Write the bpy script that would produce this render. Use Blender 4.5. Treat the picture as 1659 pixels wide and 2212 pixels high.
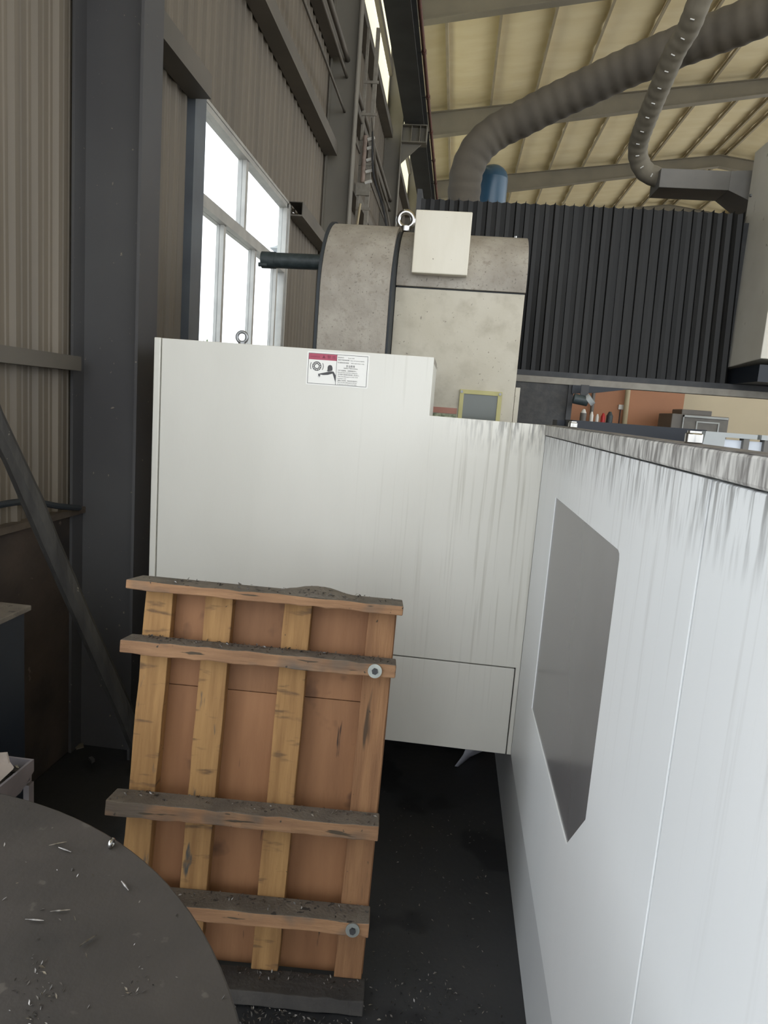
import bpy, bmesh, math, random
from mathutils import Vector, Matrix
from mathutils.geometry import tessellate_polygon

random.seed(7)
S = bpy.context.scene
for o in list(bpy.data.objects):
    bpy.data.objects.remove(o)
COL = S.collection

# ------------------------------------------------------------------ camera
FPX, YAW, PIT, ROL, EYE = 1483.7, 0.0906, 0.15163, 0.07564, 1.6
IW, IH = 1659, 2212
_f = Vector((-math.sin(YAW) * math.cos(PIT), math.cos(YAW) * math.cos(PIT), -math.sin(PIT)))
_r = Vector((math.cos(YAW), math.sin(YAW), 0))
_u = _r.cross(_f)
_r, _u = _r * math.cos(ROL) + _u * math.sin(ROL), -_r * math.sin(ROL) + _u * math.cos(ROL)
cam_d = bpy.data.cameras.new('camera')
cam = bpy.data.objects.new('camera', cam_d)
COL.objects.link(cam)
cam.matrix_world = Matrix(((_r.x, _u.x, -_f.x, 0), (_r.y, _u.y, -_f.y, 0), (_r.z, _u.z, -_f.z, EYE), (0, 0, 0, 1)))
cam_d.sensor_fit = 'VERTICAL'
cam_d.sensor_height = 24
cam_d.lens = 24 * FPX / IH
cam_d.clip_start = 0.02
cam_d.clip_end = 300
S.camera = cam

# ------------------------------------------------------------------ sky and exposure
w = bpy.data.worlds.new('overcast_sky')
S.world = w
w.use_nodes = True
bg = w.node_tree.nodes['Background']
bg.inputs[0].default_value = (0.90, 0.95, 1.0, 1)
bg.inputs[1].default_value = 1.0
S.view_settings.view_transform = 'Standard'
S.view_settings.look = 'None'
S.view_settings.gamma = 1
S.view_settings.use_curve_mapping = False
S.view_settings.exposure = 1.66


def at(px, py, ax, v):
    """a point of the place measured from the photograph: ray through a pixel cut with the plane axis=v"""
    d = _r * ((px - IW / 2) / FPX) - _u * ((py - IH / 2) / FPX) + _f
    c = Vector((0, 0, EYE))
    return c + d * ((v - c[ax]) / d[ax])


# ------------------------------------------------------------------ mesh helpers
class MB:
    def __init__(s):
        s.v, s.f, s.mi = [], [], []

    def add(s, vs, fs, m=0):
        n = len(s.v)
        s.v += [tuple(p) for p in vs]
        s.f += [tuple(i + n for i in f) for f in fs]
        s.mi += [m] * len(fs)
        return s

    def box(s, x0, x1, y0, y1, z0, z1, m=0, M=None, top=None):
        vs = [Vector((x, y, z)) for z in (z0, z1) for y in (y0, y1) for x in (x0, x1)]
        if M:
            vs = [M @ p for p in vs]
        fs = [(0, 2, 3, 1), (4, 5, 7, 6), (0, 1, 5, 4), (2, 6, 7, 3), (0, 4, 6, 2), (1, 3, 7, 5)]
        s.add(vs, fs, m)
        if top is not None:
            s.mi[-5] = top
        return s

    def prism(s, poly, ax, a, b, m=0, holes=()):
        """poly: 2D loop in the two axes other than ax (in order), extruded along ax from a to b"""
        oth = [i for i in (0, 1, 2) if i != ax]

        def P(q, t):
            p = [0, 0, 0]
            p[oth[0]], p[oth[1]], p[ax] = q[0], q[1], t
            return p
        loops = [list(poly)] + [list(h) for h in holes]
        flat = [q for l in loops for q in l]
        tri = tessellate_polygon([[Vector((q[0], q[1], 0)) for q in l] for l in loops])
        n = len(flat)
        vs = [P(q, a) for q in flat] + [P(q, b) for q in flat]
        fs = [tuple(t) for t in tri] + [tuple(i + n for i in reversed(t)) for t in tri]
        k = 0
        for l in loops:
            for i in range(len(l)):
                j = (i + 1) % len(l)
                fs.append((k + i, k + j, k + j + n, k + i + n))
            k += len(l)
        return s.add(vs, fs, m)

    def cyl(s, p, q, r, n=16, r2=None, m=0, caps=True):
        p, q = Vector(p), Vector(q)
        d = (q - p).normalized()
        a = d.orthogonal().normalized()
        b = d.cross(a)
        r2 = r if r2 is None else r2
        vs = []
        for c, rr in ((p, r), (q, r2)):
            vs += [c + (a * math.cos(t) + b * math.sin(t)) * rr for t in [2 * math.pi * i / n for i in range(n)]]
        fs = [(i, (i + 1) % n, (i + 1) % n + n, i + n) for i in range(n)]
        if caps:
            fs += [tuple(reversed(range(n))), tuple(range(n, 2 * n))]
        return s.add(vs, fs, m)

    def tube(s, pts, rad, n=12, m=0, caps=True):
        pts = [Vector(p) for p in pts]
        if not isinstance(rad, (list, tuple)):
            rad = [rad] * len(pts)
        vs, fs = [], []
        a = None
        for i, p in enumerate(pts):
            t = (pts[min(i + 1, len(pts) - 1)] - pts[max(i - 1, 0)]).normalized()
            a = t.orthogonal().normalized() if a is None else (a - t * a.dot(t)).normalized()
            b = t.cross(a)
            vs += [p + (a * math.cos(2 * math.pi * k / n) + b * math.sin(2 * math.pi * k / n)) * rad[i] for k in range(n)]
        for i in range(len(pts) - 1):
            for k in range(n):
                fs.append((i * n + k, i * n + (k + 1) % n, (i + 1) * n + (k + 1) % n, (i + 1) * n + k))
        if caps:
            fs += [tuple(reversed(range(n))), tuple(range((len(pts) - 1) * n, len(pts) * n))]
        return s.add(vs, fs, m)

    def torus(s, c, R, r, ax=1, n=24, k=10, m=0):
        c = Vector(c)
        oth = [Vector((0, 0, 0)) for _ in range(2)]
        o = [i for i in (0, 1, 2) if i != ax]
        oth[0][o[0]] = 1
        oth[1][o[1]] = 1
        A = Vector((0, 0, 0))
        A[ax] = 1
        vs, fs = [], []
        for i in range(n):
            t = 2 * math.pi * i / n
            d = oth[0] * math.cos(t) + oth[1] * math.sin(t)
            for j in range(k):
                u = 2 * math.pi * j / k
                vs.append(c + d * (R + r * math.cos(u)) + A * r * math.sin(u))
        for i in range(n):
            for j in range(k):
                fs.append((i * k + j, ((i + 1) % n) * k + j, ((i + 1) % n) * k + (j + 1) % k, i * k + (j + 1) % k))
        return s.add(vs, fs, m)

    def strip(s, rows, m=0):
        n = len(rows[0])
        vs = [p for r in rows for p in r]
        fs = [(i * n + j, i * n + j + 1, (i + 1) * n + j + 1, (i + 1) * n + j) for i in range(len(rows) - 1) for j in range(n - 1)]
        return s.add(vs, fs, m)

    def mesh(s, name, mats, smooth=False):
        me = bpy.data.meshes.new(name)
        me.from_pydata(s.v, [], s.f)
        for x in (mats if isinstance(mats, (list, tuple)) else [mats]):
            me.materials.append(x)
        for i, p in enumerate(me.polygons):
            p.material_index = s.mi[i]
        bm = bmesh.new()
        bm.from_mesh(me)
        bmesh.ops.recalc_face_normals(bm, faces=bm.faces)
        bm.to_mesh(me)
        bm.free()
        if smooth:
            me.shade_smooth()
            me.set_sharp_from_angle(angle=math.radians(40))
        return me

    def build(s, name, mats, parent=None, smooth=False, bevel=0):
        return obj(name, s.mesh(name, mats, smooth), parent, bevel)


def obj(name, me, parent=None, bevel=0):
    o = bpy.data.objects.new(name, me)
    COL.objects.link(o)
    if parent is not None:
        o.parent = parent
        o.matrix_parent_inverse = parent_inv(parent)
    if bevel:
        b = o.modifiers.new('edge', 'BEVEL')
        b.width = bevel
        b.segments = 2
        b.limit_method = 'ANGLE'
        b.angle_limit = math.radians(40)
    return o


def parent_inv(p):
    m = Matrix.Translation(p.location) if p.parent is None else Matrix.Identity(4)
    if p.parent is None:
        m = m @ p.rotation_euler.to_matrix().to_4x4()
    q = p
    if p.parent is not None:
        m = p.parent.matrix_basis.copy() @ p.matrix_parent_inverse @ p.matrix_basis
    return m.inverted()


def thing(name, label, cat, loc=(0, 0, 0), group=None):
    o = bpy.data.objects.new(name, None)
    COL.objects.link(o)
    o.location = loc
    o.empty_display_size = 0.1
    return tag(o, label, cat, group)


def tag(o, label=None, cat=None, group=None, kind=None):
    if label:
        o['label'] = label
    if cat:
        o['category'] = cat
    if group:
        o['group'] = group
    if kind:
        o['kind'] = kind
    return o


def spline(pts, n=12):
    P = [Vector(p) for p in pts]
    P = [P[0] * 2 - P[1]] + P + [P[-1] * 2 - P[-2]]
    out = []
    for i in range(1, len(P) - 2):
        for k in range(n):
            t = k / n
            a, b, c, d = P[i - 1], P[i], P[i + 1], P[i + 2]
            out.append(0.5 * ((2 * b) + (c - a) * t + (2 * a - 5 * b + 4 * c - d) * t * t + (3 * b - a - 3 * c + d) * t ** 3))
    out.append(P[-2])
    return out


# ------------------------------------------------------------------ materials
def mat(name, c1, c2=None, rough=0.6, metal=0.0, scale=6.0, stretch=(1, 1, 1), lo=0.35, hi=0.65, bump=0.0, bscale=40.0,
        spots=None, streak=None, spec=0.5, detail=6.0, vary=0.0):
    """noise mix of two colours (c1, c2); spots=(colour, scale, threshold); streak=(colour, stretch vector, lo, hi, z0, z1)"""
    m = bpy.data.materials.new(name)
    m.use_nodes = True
    nt = m.node_tree
    N, L = nt.nodes, nt.links
    B = N['Principled BSDF']
    B.inputs['Roughness'].default_value = rough
    B.inputs['Metallic'].default_value = metal
    B.inputs['Specular IOR Level'].default_value = spec
    tc = N.new('ShaderNodeTexCoord')

    def noise(sc, st=(1, 1, 1), det=detail):
        mp = N.new('ShaderNodeMapping')
        mp.inputs['Scale'].default_value = st
        L.new(tc.outputs['Object'], mp.inputs['Vector'])
        n = N.new('ShaderNodeTexNoise')
        n.inputs['Scale'].default_value = sc
        n.inputs['Detail'].default_value = det
        L.new(mp.outputs[0], n.inputs['Vector'])
        return n.outputs['Fac']

    def ramp(fac, a, b):
        r = N.new('ShaderNodeMapRange')
        r.inputs['From Min'].default_value = a
        r.inputs['From Max'].default_value = b
        L.new(fac, r.inputs['Value'])
        return r.outputs[0]

    def mix(fac, a, b):
        x = N.new('ShaderNodeMix')
        x.data_type = 'RGBA'
        if isinstance(fac, float):
            x.inputs[0].default_value = fac
        else:
            L.new(fac, x.inputs[0])
        for sock, val in ((x.inputs[6], a), (x.inputs[7], b)):
            if isinstance(val, tuple):
                sock.default_value = (*val, 1)
            else:
                L.new(val, sock)
        return x.outputs[2]

    def mul(a, b):
        x = N.new('ShaderNodeMath')
        x.operation = 'MULTIPLY'
        for i, v in enumerate((a, b)):
            if isinstance(v, (int, float)):
                x.inputs[i].default_value = v
            else:
                L.new(v, x.inputs[i])
        return x.outputs[0]
    col = mix(ramp(noise(scale, stretch), lo, hi), c1, c2 or c1)
    if spots:
        sp = spots if isinstance(spots, list) else [spots]
        for (c, sc, th, *ex) in sp:
            col = mix(ramp(noise(sc, ex[1] if len(ex) > 1 else (1, 1, 1), 3.0), th, th + (ex[0] if ex else 0.04)), col, c)
    if streak:
        for (c, st, a, b, z0, z1, *xr) in streak:
            sx = N.new('ShaderNodeSeparateXYZ')
            L.new(tc.outputs['Object'], sx.inputs[0])
            zz = ramp(sx.outputs[2], z0, z1)
            if xr:
                zz = mul(zz, ramp(sx.outputs[0], xr[0], xr[1]))
            col = mix(mul(ramp(noise(1.0, st), a, b), zz), col, c)
    if vary:
        oi = N.new('ShaderNodeObjectInfo')
        hs = N.new('ShaderNodeHueSaturation')
        L.new(ramp_range(N, L, oi.outputs['Random'], 1 - vary, 1 + vary), hs.inputs['Value'])
        L.new(col, hs.inputs['Color'])
        col = hs.outputs[0]
    L.new(col, B.inputs['Base Color'])
    if bump:
        bn = N.new('ShaderNodeBump')
        bn.inputs['Strength'].default_value = bump
        bn.inputs['Distance'].default_value = 0.01
        L.new(noise(bscale, stretch), bn.inputs['Height'])
        L.new(bn.outputs[0], B.inputs['Normal'])
    return m


def ramp_range(N, L, fac, a, b):
    r = N.new('ShaderNodeMapRange')
    r.inputs['To Min'].default_value = a
    r.inputs['To Max'].default_value = b
    L.new(fac, r.inputs['Value'])
    return r.outputs[0]


def glassmat(name, tint, gl=0.06):
    m = bpy.data.materials.new(name)
    m.use_nodes = True
    N, L = m.node_tree.nodes, m.node_tree.links
    N.remove(N['Principled BSDF'])
    t = N.new('ShaderNodeBsdfTransparent')
    t.inputs[0].default_value = (*tint, 1)
    g = N.new('ShaderNodeBsdfGlossy')
    g.inputs['Roughness'].default_value = 0.03
    x = N.new('ShaderNodeMixShader')
    x.inputs[0].default_value = gl
    L.new(t.outputs[0], x.inputs[1])
    L.new(g.outputs[0], x.inputs[2])
    L.new(x.outputs[0], N['Material Output'].inputs[0])
    return m


def translucent(name, c):
    m = bpy.data.materials.new(name)
    m.use_nodes = True
    N, L = m.node_tree.nodes, m.node_tree.links
    N.remove(N['Principled BSDF'])
    t = N.new('ShaderNodeBsdfTranslucent')
    t.inputs[0].default_value = (*c, 1)
    d = N.new('ShaderNodeBsdfDiffuse')
    d.inputs[0].default_value = (*c, 1)
    x = N.new('ShaderNodeMixShader')
    x.inputs[0].default_value = 0.15
    L.new(t.outputs[0], x.inputs[1])
    L.new(d.outputs[0], x.inputs[2])
    L.new(x.outputs[0], N['Material Output'].inputs[0])
    return m


WHITE = (0.78, 0.77, 0.71)
M = {}
M['guard'] = mat('guard_paint', (0.70, 0.685, 0.63), (0.635, 0.62, 0.565), 0.42, scale=2.2, stretch=(1, 1, 0.35), bump=0.04, bscale=60,
                 spots=[((0.13, 0.12, 0.10), 38, 0.80)],
                 streak=[((0.47, 0.45, 0.39), (75, 75, 1.6), 0.56, 0.76, 0.45, 0.9, -0.4, 0.15), ((0.09, 0.088, 0.085), (110, 110, 13), 0.44, 0.60, 1.46, 1.60, -0.05, 0.3)])
M['guard_lit'] = mat('guard_front_lit_paint', (0.82, 0.83, 0.83), (0.76, 0.78, 0.785), 0.38, scale=1.6, stretch=(1, 1, 0.5), bump=0.03, bscale=70,  # lighter than the side guard: stronger light on this face put into the colour
                   spots=[((0.2, 0.2, 0.2), 30, 0.82)],
                   streak=[((0.10, 0.095, 0.09), (85, 85, 9), 0.46, 0.62, 1.43, 1.57), ((0.55, 0.55, 0.54), (60, 60, 1.6), 0.58, 0.8, 0.9, 1.5)])
M['skirt'] = mat('skirt_shade_paint', (0.62, 0.63, 0.63), (0.56, 0.57, 0.575), 0.4, scale=2)  # greyer than the guard: shading of the skirt put into its colour
M['rim'] = mat('rim_paint', (0.62, 0.61, 0.58), (0.20, 0.19, 0.18), 0.5, scale=1.0, stretch=(95, 95, 17), lo=0.40, hi=0.64, bump=0.05, bscale=2)
M['rim_top'] = mat('rim_top_grime', (0.10, 0.09, 0.08), (0.22, 0.2, 0.18), 0.7, scale=12)
M['hood'] = mat('hood_paint', (0.56, 0.52, 0.43), (0.46, 0.42, 0.33), 0.5, scale=3, bump=0.08, bscale=45, spots=[((0.40, 0.36, 0.28), 14, 0.52, 0.25), ((0.22, 0.19, 0.15), 85, 0.68, 0.08)])
M['hood_dusty'] = mat('hood_dusty_paint', (0.38, 0.35, 0.30), (0.27, 0.24, 0.20), 0.65, scale=7, bump=0.25, bscale=70, spots=[((0.25, 0.22, 0.18), 40, 0.56, 0.2), ((0.15, 0.13, 0.11), 120, 0.62, 0.1)])
M['box_white'] = mat('box_paint', (0.74, 0.70, 0.60), (0.62, 0.57, 0.46), 0.45, scale=5, stretch=(1, 1, 0.25), bump=0.05, bscale=60, spots=[((0.2, 0.17, 0.12), 50, 0.70)])
M['spindle'] = mat('spindle_cover_paint', (0.66, 0.63, 0.56), (0.56, 0.53, 0.46), 0.45, scale=3, spots=[((0.3, 0.27, 0.22), 14, 0.68)])
M['seal'] = mat('rubber_seal', (0.03, 0.035, 0.04), None, 0.7)
M['bellows'] = mat('bellows_cloth', (0.0075, 0.0075, 0.0075), (0.013, 0.0125, 0.012), 0.5, scale=8, stretch=(1, 1, 0.2), spec=0.3)
M['rail'] = mat('rail_steel', (0.22, 0.20, 0.17), (0.28, 0.26, 0.22), 0.6, scale=20)
M['dark'] = mat('dark_steel', (0.03, 0.032, 0.036), (0.05, 0.05, 0.052), 0.6, scale=15)
M['darkpanel'] = mat('charcoal_panel', (0.060, 0.060, 0.062), (0.085, 0.083, 0.08), 0.75, scale=30, bump=0.2, bscale=80)
M['bluedark'] = mat('dark_blue_paint', (0.006, 0.009, 0.016), (0.010, 0.014, 0.022), 0.5, scale=4)
M['vision'] = mat('vision_glass', (0.155, 0.148, 0.148), (0.175, 0.168, 0.168), 0.22, scale=2, spec=0.6)
M['yellowframe'] = mat('yellowed_frame', (0.50, 0.46, 0.20), (0.42, 0.38, 0.16), 0.5, scale=10)
M['pane_dark'] = mat('smoked_pane', (0.10, 0.11, 0.095), None, 0.15)
M['chrome'] = mat('bright_steel', (0.42, 0.41, 0.39), None, 0.2, 1.0)
M['steel'] = mat('worn_steel', (0.32, 0.33, 0.34), (0.22, 0.22, 0.22), 0.4, 0.7, scale=20)
M['greenpipe'] = mat('dark_green_pipe', (0.030, 0.042, 0.045), (0.05, 0.066, 0.07), 0.5, scale=40, bump=0.2)
M['stick_white'] = mat('sticker_white', (0.80, 0.79, 0.75), None, 0.4)
M['stick_red'] = mat('sticker_red', (0.38, 0.045, 0.09), None, 0.4)
M['stick_black'] = mat('sticker_black', (0.05, 0.048, 0.05), None, 0.5)
M['stick_darkred'] = mat('sticker_dark_red', (0.16, 0.01, 0.035), None, 0.5)
M['label_red'] = mat('faded_red_label', (0.40, 0.18, 0.13), None, 0.5)
M['label_green'] = mat('faded_green_label', (0.40, 0.42, 0.28), (0.12, 0.14, 0.08), 0.5, scale=60)
# wood
M['batten'] = mat('yellow_pine', (0.40, 0.225, 0.085), (0.27, 0.14, 0.05), 0.78, scale=3, stretch=(14, 14, 1.2), lo=0.36, hi=0.70, bump=0.3, bscale=10, vary=0.14,
                  spots=[((0.075, 0.07, 0.06), 1.0, 0.64, 0.05, (26, 26, 6)), ((0.16, 0.09, 0.04), 1.0, 0.58, 0.10, (9, 9, 40)), ((0.05, 0.035, 0.02), 60, 0.72)])
M['batten_brown'] = mat('brown_pine', (0.30, 0.155, 0.07), (0.20, 0.095, 0.042), 0.78, scale=3, stretch=(14, 14, 1.2), lo=0.36, hi=0.70, bump=0.35, bscale=10, spots=[((0.07, 0.04, 0.02), 1.0, 0.62, 0.06, (24, 24, 3)), ((0.05, 0.035, 0.02), 60, 0.72)])
M['bar'] = mat('weathered_pine', (0.33, 0.185, 0.095), (0.20, 0.105, 0.055), 0.82, scale=3, stretch=(1.5, 14, 14), lo=0.36, hi=0.70, bump=0.35, bscale=10, vary=0.15,
               spots=[((0.13, 0.10, 0.075), 5, 0.52, 0.10), ((0.05, 0.04, 0.03), 55, 0.70), ((0.07, 0.05, 0.03), 1.0, 0.64, 0.03, (7, 60, 60))])
M['dust'] = mat('grey_iron_dust', (0.19, 0.165, 0.135), (0.125, 0.108, 0.09), 0.95, scale=12, bump=0.4, bscale=120, spots=[((0.05, 0.045, 0.04), 40, 0.64)])
M['soot'] = mat('sooty_timber', (0.045, 0.042, 0.040), (0.07, 0.064, 0.058), 0.95, scale=8, bump=0.4, bscale=60)
M['ply'] = mat('brown_plywood', (0.29, 0.140, 0.062), (0.205, 0.092, 0.038), 0.7, scale=2.2, stretch=(7, 7, 1), lo=0.35, hi=0.7, bump=0.15, bscale=12, vary=0.12,
               spots=[((0.12, 0.055, 0.025), 8, 0.60, 0.10), ((0.05, 0.025, 0.012), 1.0, 0.70, 0.03, (30, 30, 4)), ((0.05, 0.03, 0.02), 17, 0.73, 0.03)])
M['zinc'] = mat('zinc_washer', (0.38, 0.40, 0.37), (0.28, 0.30, 0.28), 0.45, 0.5, scale=30)
M['pole'] = mat('weathered_timber', (0.050, 0.047, 0.042), (0.028, 0.026, 0.024), 0.9, scale=4, stretch=(6, 6, 1), bump=0.5, bscale=12, spots=[((0.30, 0.26, 0.20), 22, 0.73)])
# building
M['floor'] = mat('oily_concrete', (0.020, 0.022, 0.026), (0.034, 0.034, 0.036), 0.62, scale=1.6, bump=0.15, bscale=30, spots=[((0.010, 0.011, 0.014), 2.4, 0.56), ((0.06, 0.055, 0.05), 55, 0.71)])
M['clad'] = mat('cladding_steel', (0.165, 0.137, 0.102), (0.13, 0.109, 0.083), 0.6, scale=0.9, stretch=(6, 6, 0.4), vary=0.06)
M['dado'] = mat('stained_render', (0.075, 0.054, 0.040), (0.042, 0.032, 0.026), 0.9, scale=4, bump=0.5, bscale=18, spots=[((0.020, 0.018, 0.016), 2.0, 0.54, 0.12), ((0.13, 0.10, 0.075), 16, 0.69)])
M['dado_cap'] = mat('dusty_cap', (0.13, 0.10, 0.07), (0.08, 0.06, 0.045), 0.95, scale=9, bump=0.3)
M['column'] = mat('column_paint', (0.080, 0.078, 0.079), (0.060, 0.058, 0.060), 0.6, scale=1.5, spots=[((0.22, 0.19, 0.15), 48, 0.715)])
M['column_up'] = mat('column_upper_paint', (0.19, 0.175, 0.145), (0.15, 0.14, 0.12), 0.6, scale=1.5)
M['girt'] = mat('girt_steel', (0.12, 0.105, 0.085), (0.095, 0.085, 0.07), 0.6, scale=3)
M['jamb'] = mat('jamb_steel', (0.115, 0.13, 0.145), (0.09, 0.10, 0.115), 0.5, scale=4)
M['alu'] = mat('window_aluminium', (0.46, 0.45, 0.42), (0.38, 0.37, 0.35), 0.4, 0.3, scale=8)
M['glass'] = glassmat('window_glass', (0.94, 0.96, 0.97))
M['fibre'] = translucent('translucent_sheet', (0.93, 0.86, 0.60))
M['foam'] = mat('foil_insulation', (0.90, 0.80, 0.55), (0.84, 0.73, 0.47), 0.8, scale=1.2, stretch=(1, 3, 1), bump=0.6, bscale=3)
M['purlin'] = mat('purlin_steel', (0.46, 0.40, 0.29), (0.38, 0.33, 0.24), 0.55, scale=4)
M['rafter'] = mat('rafter_paint', (0.26, 0.235, 0.185), (0.22, 0.20, 0.16), 0.6, scale=2)
M['crane'] = mat('crane_beam_paint', (0.050, 0.055, 0.058), (0.038, 0.04, 0.042), 0.6, scale=3)
M['redpipe'] = mat('red_oxide_paint', (0.13, 0.045, 0.03), (0.085, 0.032, 0.024), 0.6, scale=6)
M['hose'] = mat('hose_fabric', (0.115, 0.098, 0.075), (0.085, 0.073, 0.058), 0.8, scale=5, bump=0.2, bscale=30)
M['hose_light'] = mat('pale_hose_fabric', (0.21, 0.185, 0.14), (0.16, 0.14, 0.105), 0.8, scale=5, bump=0.2, bscale=30)
M['bluepaint'] = mat('blue_tank_paint', (0.035, 0.095, 0.16), (0.028, 0.075, 0.125), 0.3, scale=3)
M['ductgrey'] = mat('duct_grey', (0.16, 0.15, 0.135), (0.12, 0.115, 0.105), 0.55, scale=6)
M['orange'] = mat('orange_wall_paint', (0.46, 0.215, 0.115), (0.38, 0.18, 0.10), 0.7, scale=0.8)
M['beige'] = mat('beige_wall_paint', (0.55, 0.47, 0.33), (0.48, 0.41, 0.29), 0.7, scale=0.8)
M['plate'] = mat('dark_steel_plate', (0.040, 0.036, 0.033), (0.062, 0.054, 0.049), 0.5, scale=5, bump=0.08, bscale=60, spots=[((0.09, 0.08, 0.07), 30, 0.68)])
M['cart'] = mat('cart_steel', (0.22, 0.20, 0.21), (0.15, 0.14, 0.15), 0.5, 0.2, scale=9)
M['card'] = mat('grey_cardboard', (0.24, 0.20, 0.17), (0.17, 0.145, 0.12), 0.9, scale=14)
M['swarf'] = mat('swarf', (0.34, 0.32, 0.30), (0.05, 0.045, 0.04), 0.35, 0.8, scale=60)
M['swarf_dark'] = mat('dark_swarf', (0.10, 0.09, 0.08), (0.03, 0.028, 0.025), 0.5, 0.5, scale=70)
M['rag'] = mat('pale_plastic', (0.50, 0.50, 0.54), (0.42, 0.42, 0.47), 0.6, scale=8)
M['paper'] = mat('dirty_paper', (0.18, 0.16, 0.13), (0.10, 0.09, 0.08), 0.9, scale=10)
M['yard'] = mat('yard_bounce_concrete', (0.50, 0.47, 0.42), (0.44, 0.41, 0.37), 0.9, scale=0.5)  # unseen ground, paled so more light bounces up to the roof
M['leaf'] = mat('shrub_leaf', (0.10, 0.20, 0.05), (0.07, 0.14, 0.035), 0.7, scale=9)
M['bluewall'] = mat('blue_building_paint', (0.20, 0.34, 0.55), None, 0.7)
M['pinkpost'] = mat('rusty_post_paint', (0.34, 0.26, 0.22), (0.22, 0.17, 0.14), 0.7, scale=12)
M['palecord'] = mat('pale_rope', (0.45, 0.38, 0.25), None, 0.8)
M['red'] = mat('red_plastic', (0.5, 0.03, 0.03), None, 0.5)
M['whiteplastic'] = mat('white_plastic', (0.75, 0.74, 0.70), None, 0.4)
M['machine_grey'] = mat('far_machine_grey', (0.17, 0.155, 0.14), (0.14, 0.13, 0.12), 0.6, scale=3)
M['palegrey'] = mat('pale_grey_paint', (0.42, 0.44, 0.44), (0.36, 0.38, 0.38), 0.5, scale=5)
M['paneblue'] = mat('pale_panel', (0.66, 0.70, 0.76), None, 0.35)

# ------------------------------------------------------------------ ground, floor
g = MB().box(-60, 60, -60, 90, -0.6, -0.08).build('ground', M['yard'])
tag(g, 'unseen concrete yard outside the hall, paled to bounce light inside', None, None, 'structure')
M['hall'] = mat('hall_bounce_concrete', (0.42, 0.39, 0.34), (0.36, 0.335, 0.295), 0.7, scale=0.8, bump=0.1, bscale=20)  # unseen floor, made pale to bounce light up to the roof
fl = MB().box(-1.75, 2.6, -1.5, 5.2, -0.3, 0.0).build('floor', M['floor'])
tag(fl, 'black oil-stained concrete floor around the machine', None, None, 'structure')
fl2 = MB().box(-1.75, 15.3, 5.2, 36, -0.3, 0.0).box(2.6, 15.3, -9, 5.2, -0.3, 0.0).box(-1.75, 2.6, -9, -1.5, -0.3, 0.0).build('floor', M['hall'])
tag(fl2, 'unseen concrete floor of the rest of the hall, pale to bounce light onto the roof', None, None, 'structure')

XW = -1.55
BAYS = [-1.95 + 4.7 * i for i in range(9)]           # column lines along the hall
# ------------------------------------------------------------------ left wall
wl = MB().box(-1.75, XW, 1.15, 36, 0.0, 1.06).build('wall_left', M['dado'], bevel=0.01)
tag(wl, 'stained low wall carrying ribbed steel cladding', None, None, 'structure')
MB().box(-1.77, XW + 0.025, 1.15, 36, 1.06, 1.085).build('wall_cap', M['dado_cap'], wl)


def ribbed(y0, y1, z0, z1, x=XW):
    """profiled sheet seen from the room: broad ribs with fine flutes between them"""
    prof = []
    y = y0
    k = 0
    while y < y1 - 1e-4:
        prof += [(y, 0.0), (y + 0.012, 0.018), (y + 0.034, 0.018), (y + 0.046, 0.0), (y + 0.066, 0.0), (y + 0.070, 0.004), (y + 0.080, 0.004), (y + 0.084, 0.0),
                 (y + 0.104, 0.0), (y + 0.108, 0.004), (y + 0.118, 0.004), (y + 0.122, 0.0)]
        y += 0.13
        k += 1
    prof = [p for p in prof if p[0] <= y1] + [(y1, 0.0)]
    mb = MB()
    mb.strip([[(x - 0.02 + d, yy, z0) for yy, d in prof], [(x - 0.02 + d, yy, z1) for yy, d in prof]])
    return mb


WIN = [(3.98, 5.98)]                     # window openings along the wall
ZB, ZT = 1.12, 3.22
y = -1.97
while y < 35.9:
    y1 = min(y + 0.78, 36)
    spans = [(1.085, 6.06), (7.62, 8.35)]
    inside = [q for q in WIN if y < q[1] and y1 > q[0]]
    pieces = []
    if inside:
        a, b = inside[0]
        if y < a:
            pieces.append((y, a, 1.085, ZT))
        if y1 > b:
            pieces.append((b, y1, 1.085, ZT))
        pieces.append((y, y1, ZT, 6.06))
        pieces.append((y, y1, 7.62, 8.35))
    else:
        pieces = [(y, y1, *s) for s in spans]
        if y1 < 1.2:                                     # doorway in the first bay
            pieces[0] = (y, y1, ZT, 6.06)
    for (a, b, c, d) in pieces:
        if b - a > 0.02:
            ribbed(a, b, c, d).build('cladding_sheet', M['clad'], wl)
    for (c, d) in ((6.06, 6.92), (6.96, 7.62)):
        ribbed(y, y1, c, d).build('translucent_sheet', M['fibre'], wl)
    y = y1
for z, p in ((1.65, 0.06), (3.14, 0.12), (4.08, 0.13), (5.0, 0.10), (5.98, 0.13), (6.92, 0.06), (7.6, 0.1)):
    for i in range(len(BAYS) - 1):
        a, b = BAYS[i] + 0.1, BAYS[i + 1] - 0.1
        segs = [(a, b)]
        if z < 3 and i == 0:
            segs = [(1.3, b)]
        elif z < 3.2:
            for q in WIN:
                if a < q[0] and b > q[1]:
                    segs = [(a, q[0] - 0.17), (q[1] + 0.04, b)]
        for (s0, s1) in segs:
            mb = MB()
            mb.box(XW, XW + p, s0, s1, z, z + 0.012)
            mb.box(XW + p - 0.006, XW + p, s0, s1, z + 0.012, z + (0.05 if z < 3 else 0.11))
            mb.box(XW, XW + p, s0, s1, z + (0.05 if z < 3 else 0.11), z + (0.056 if z < 3 else 0.116))
            mb.build('girt', M['girt'], wl)

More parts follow.
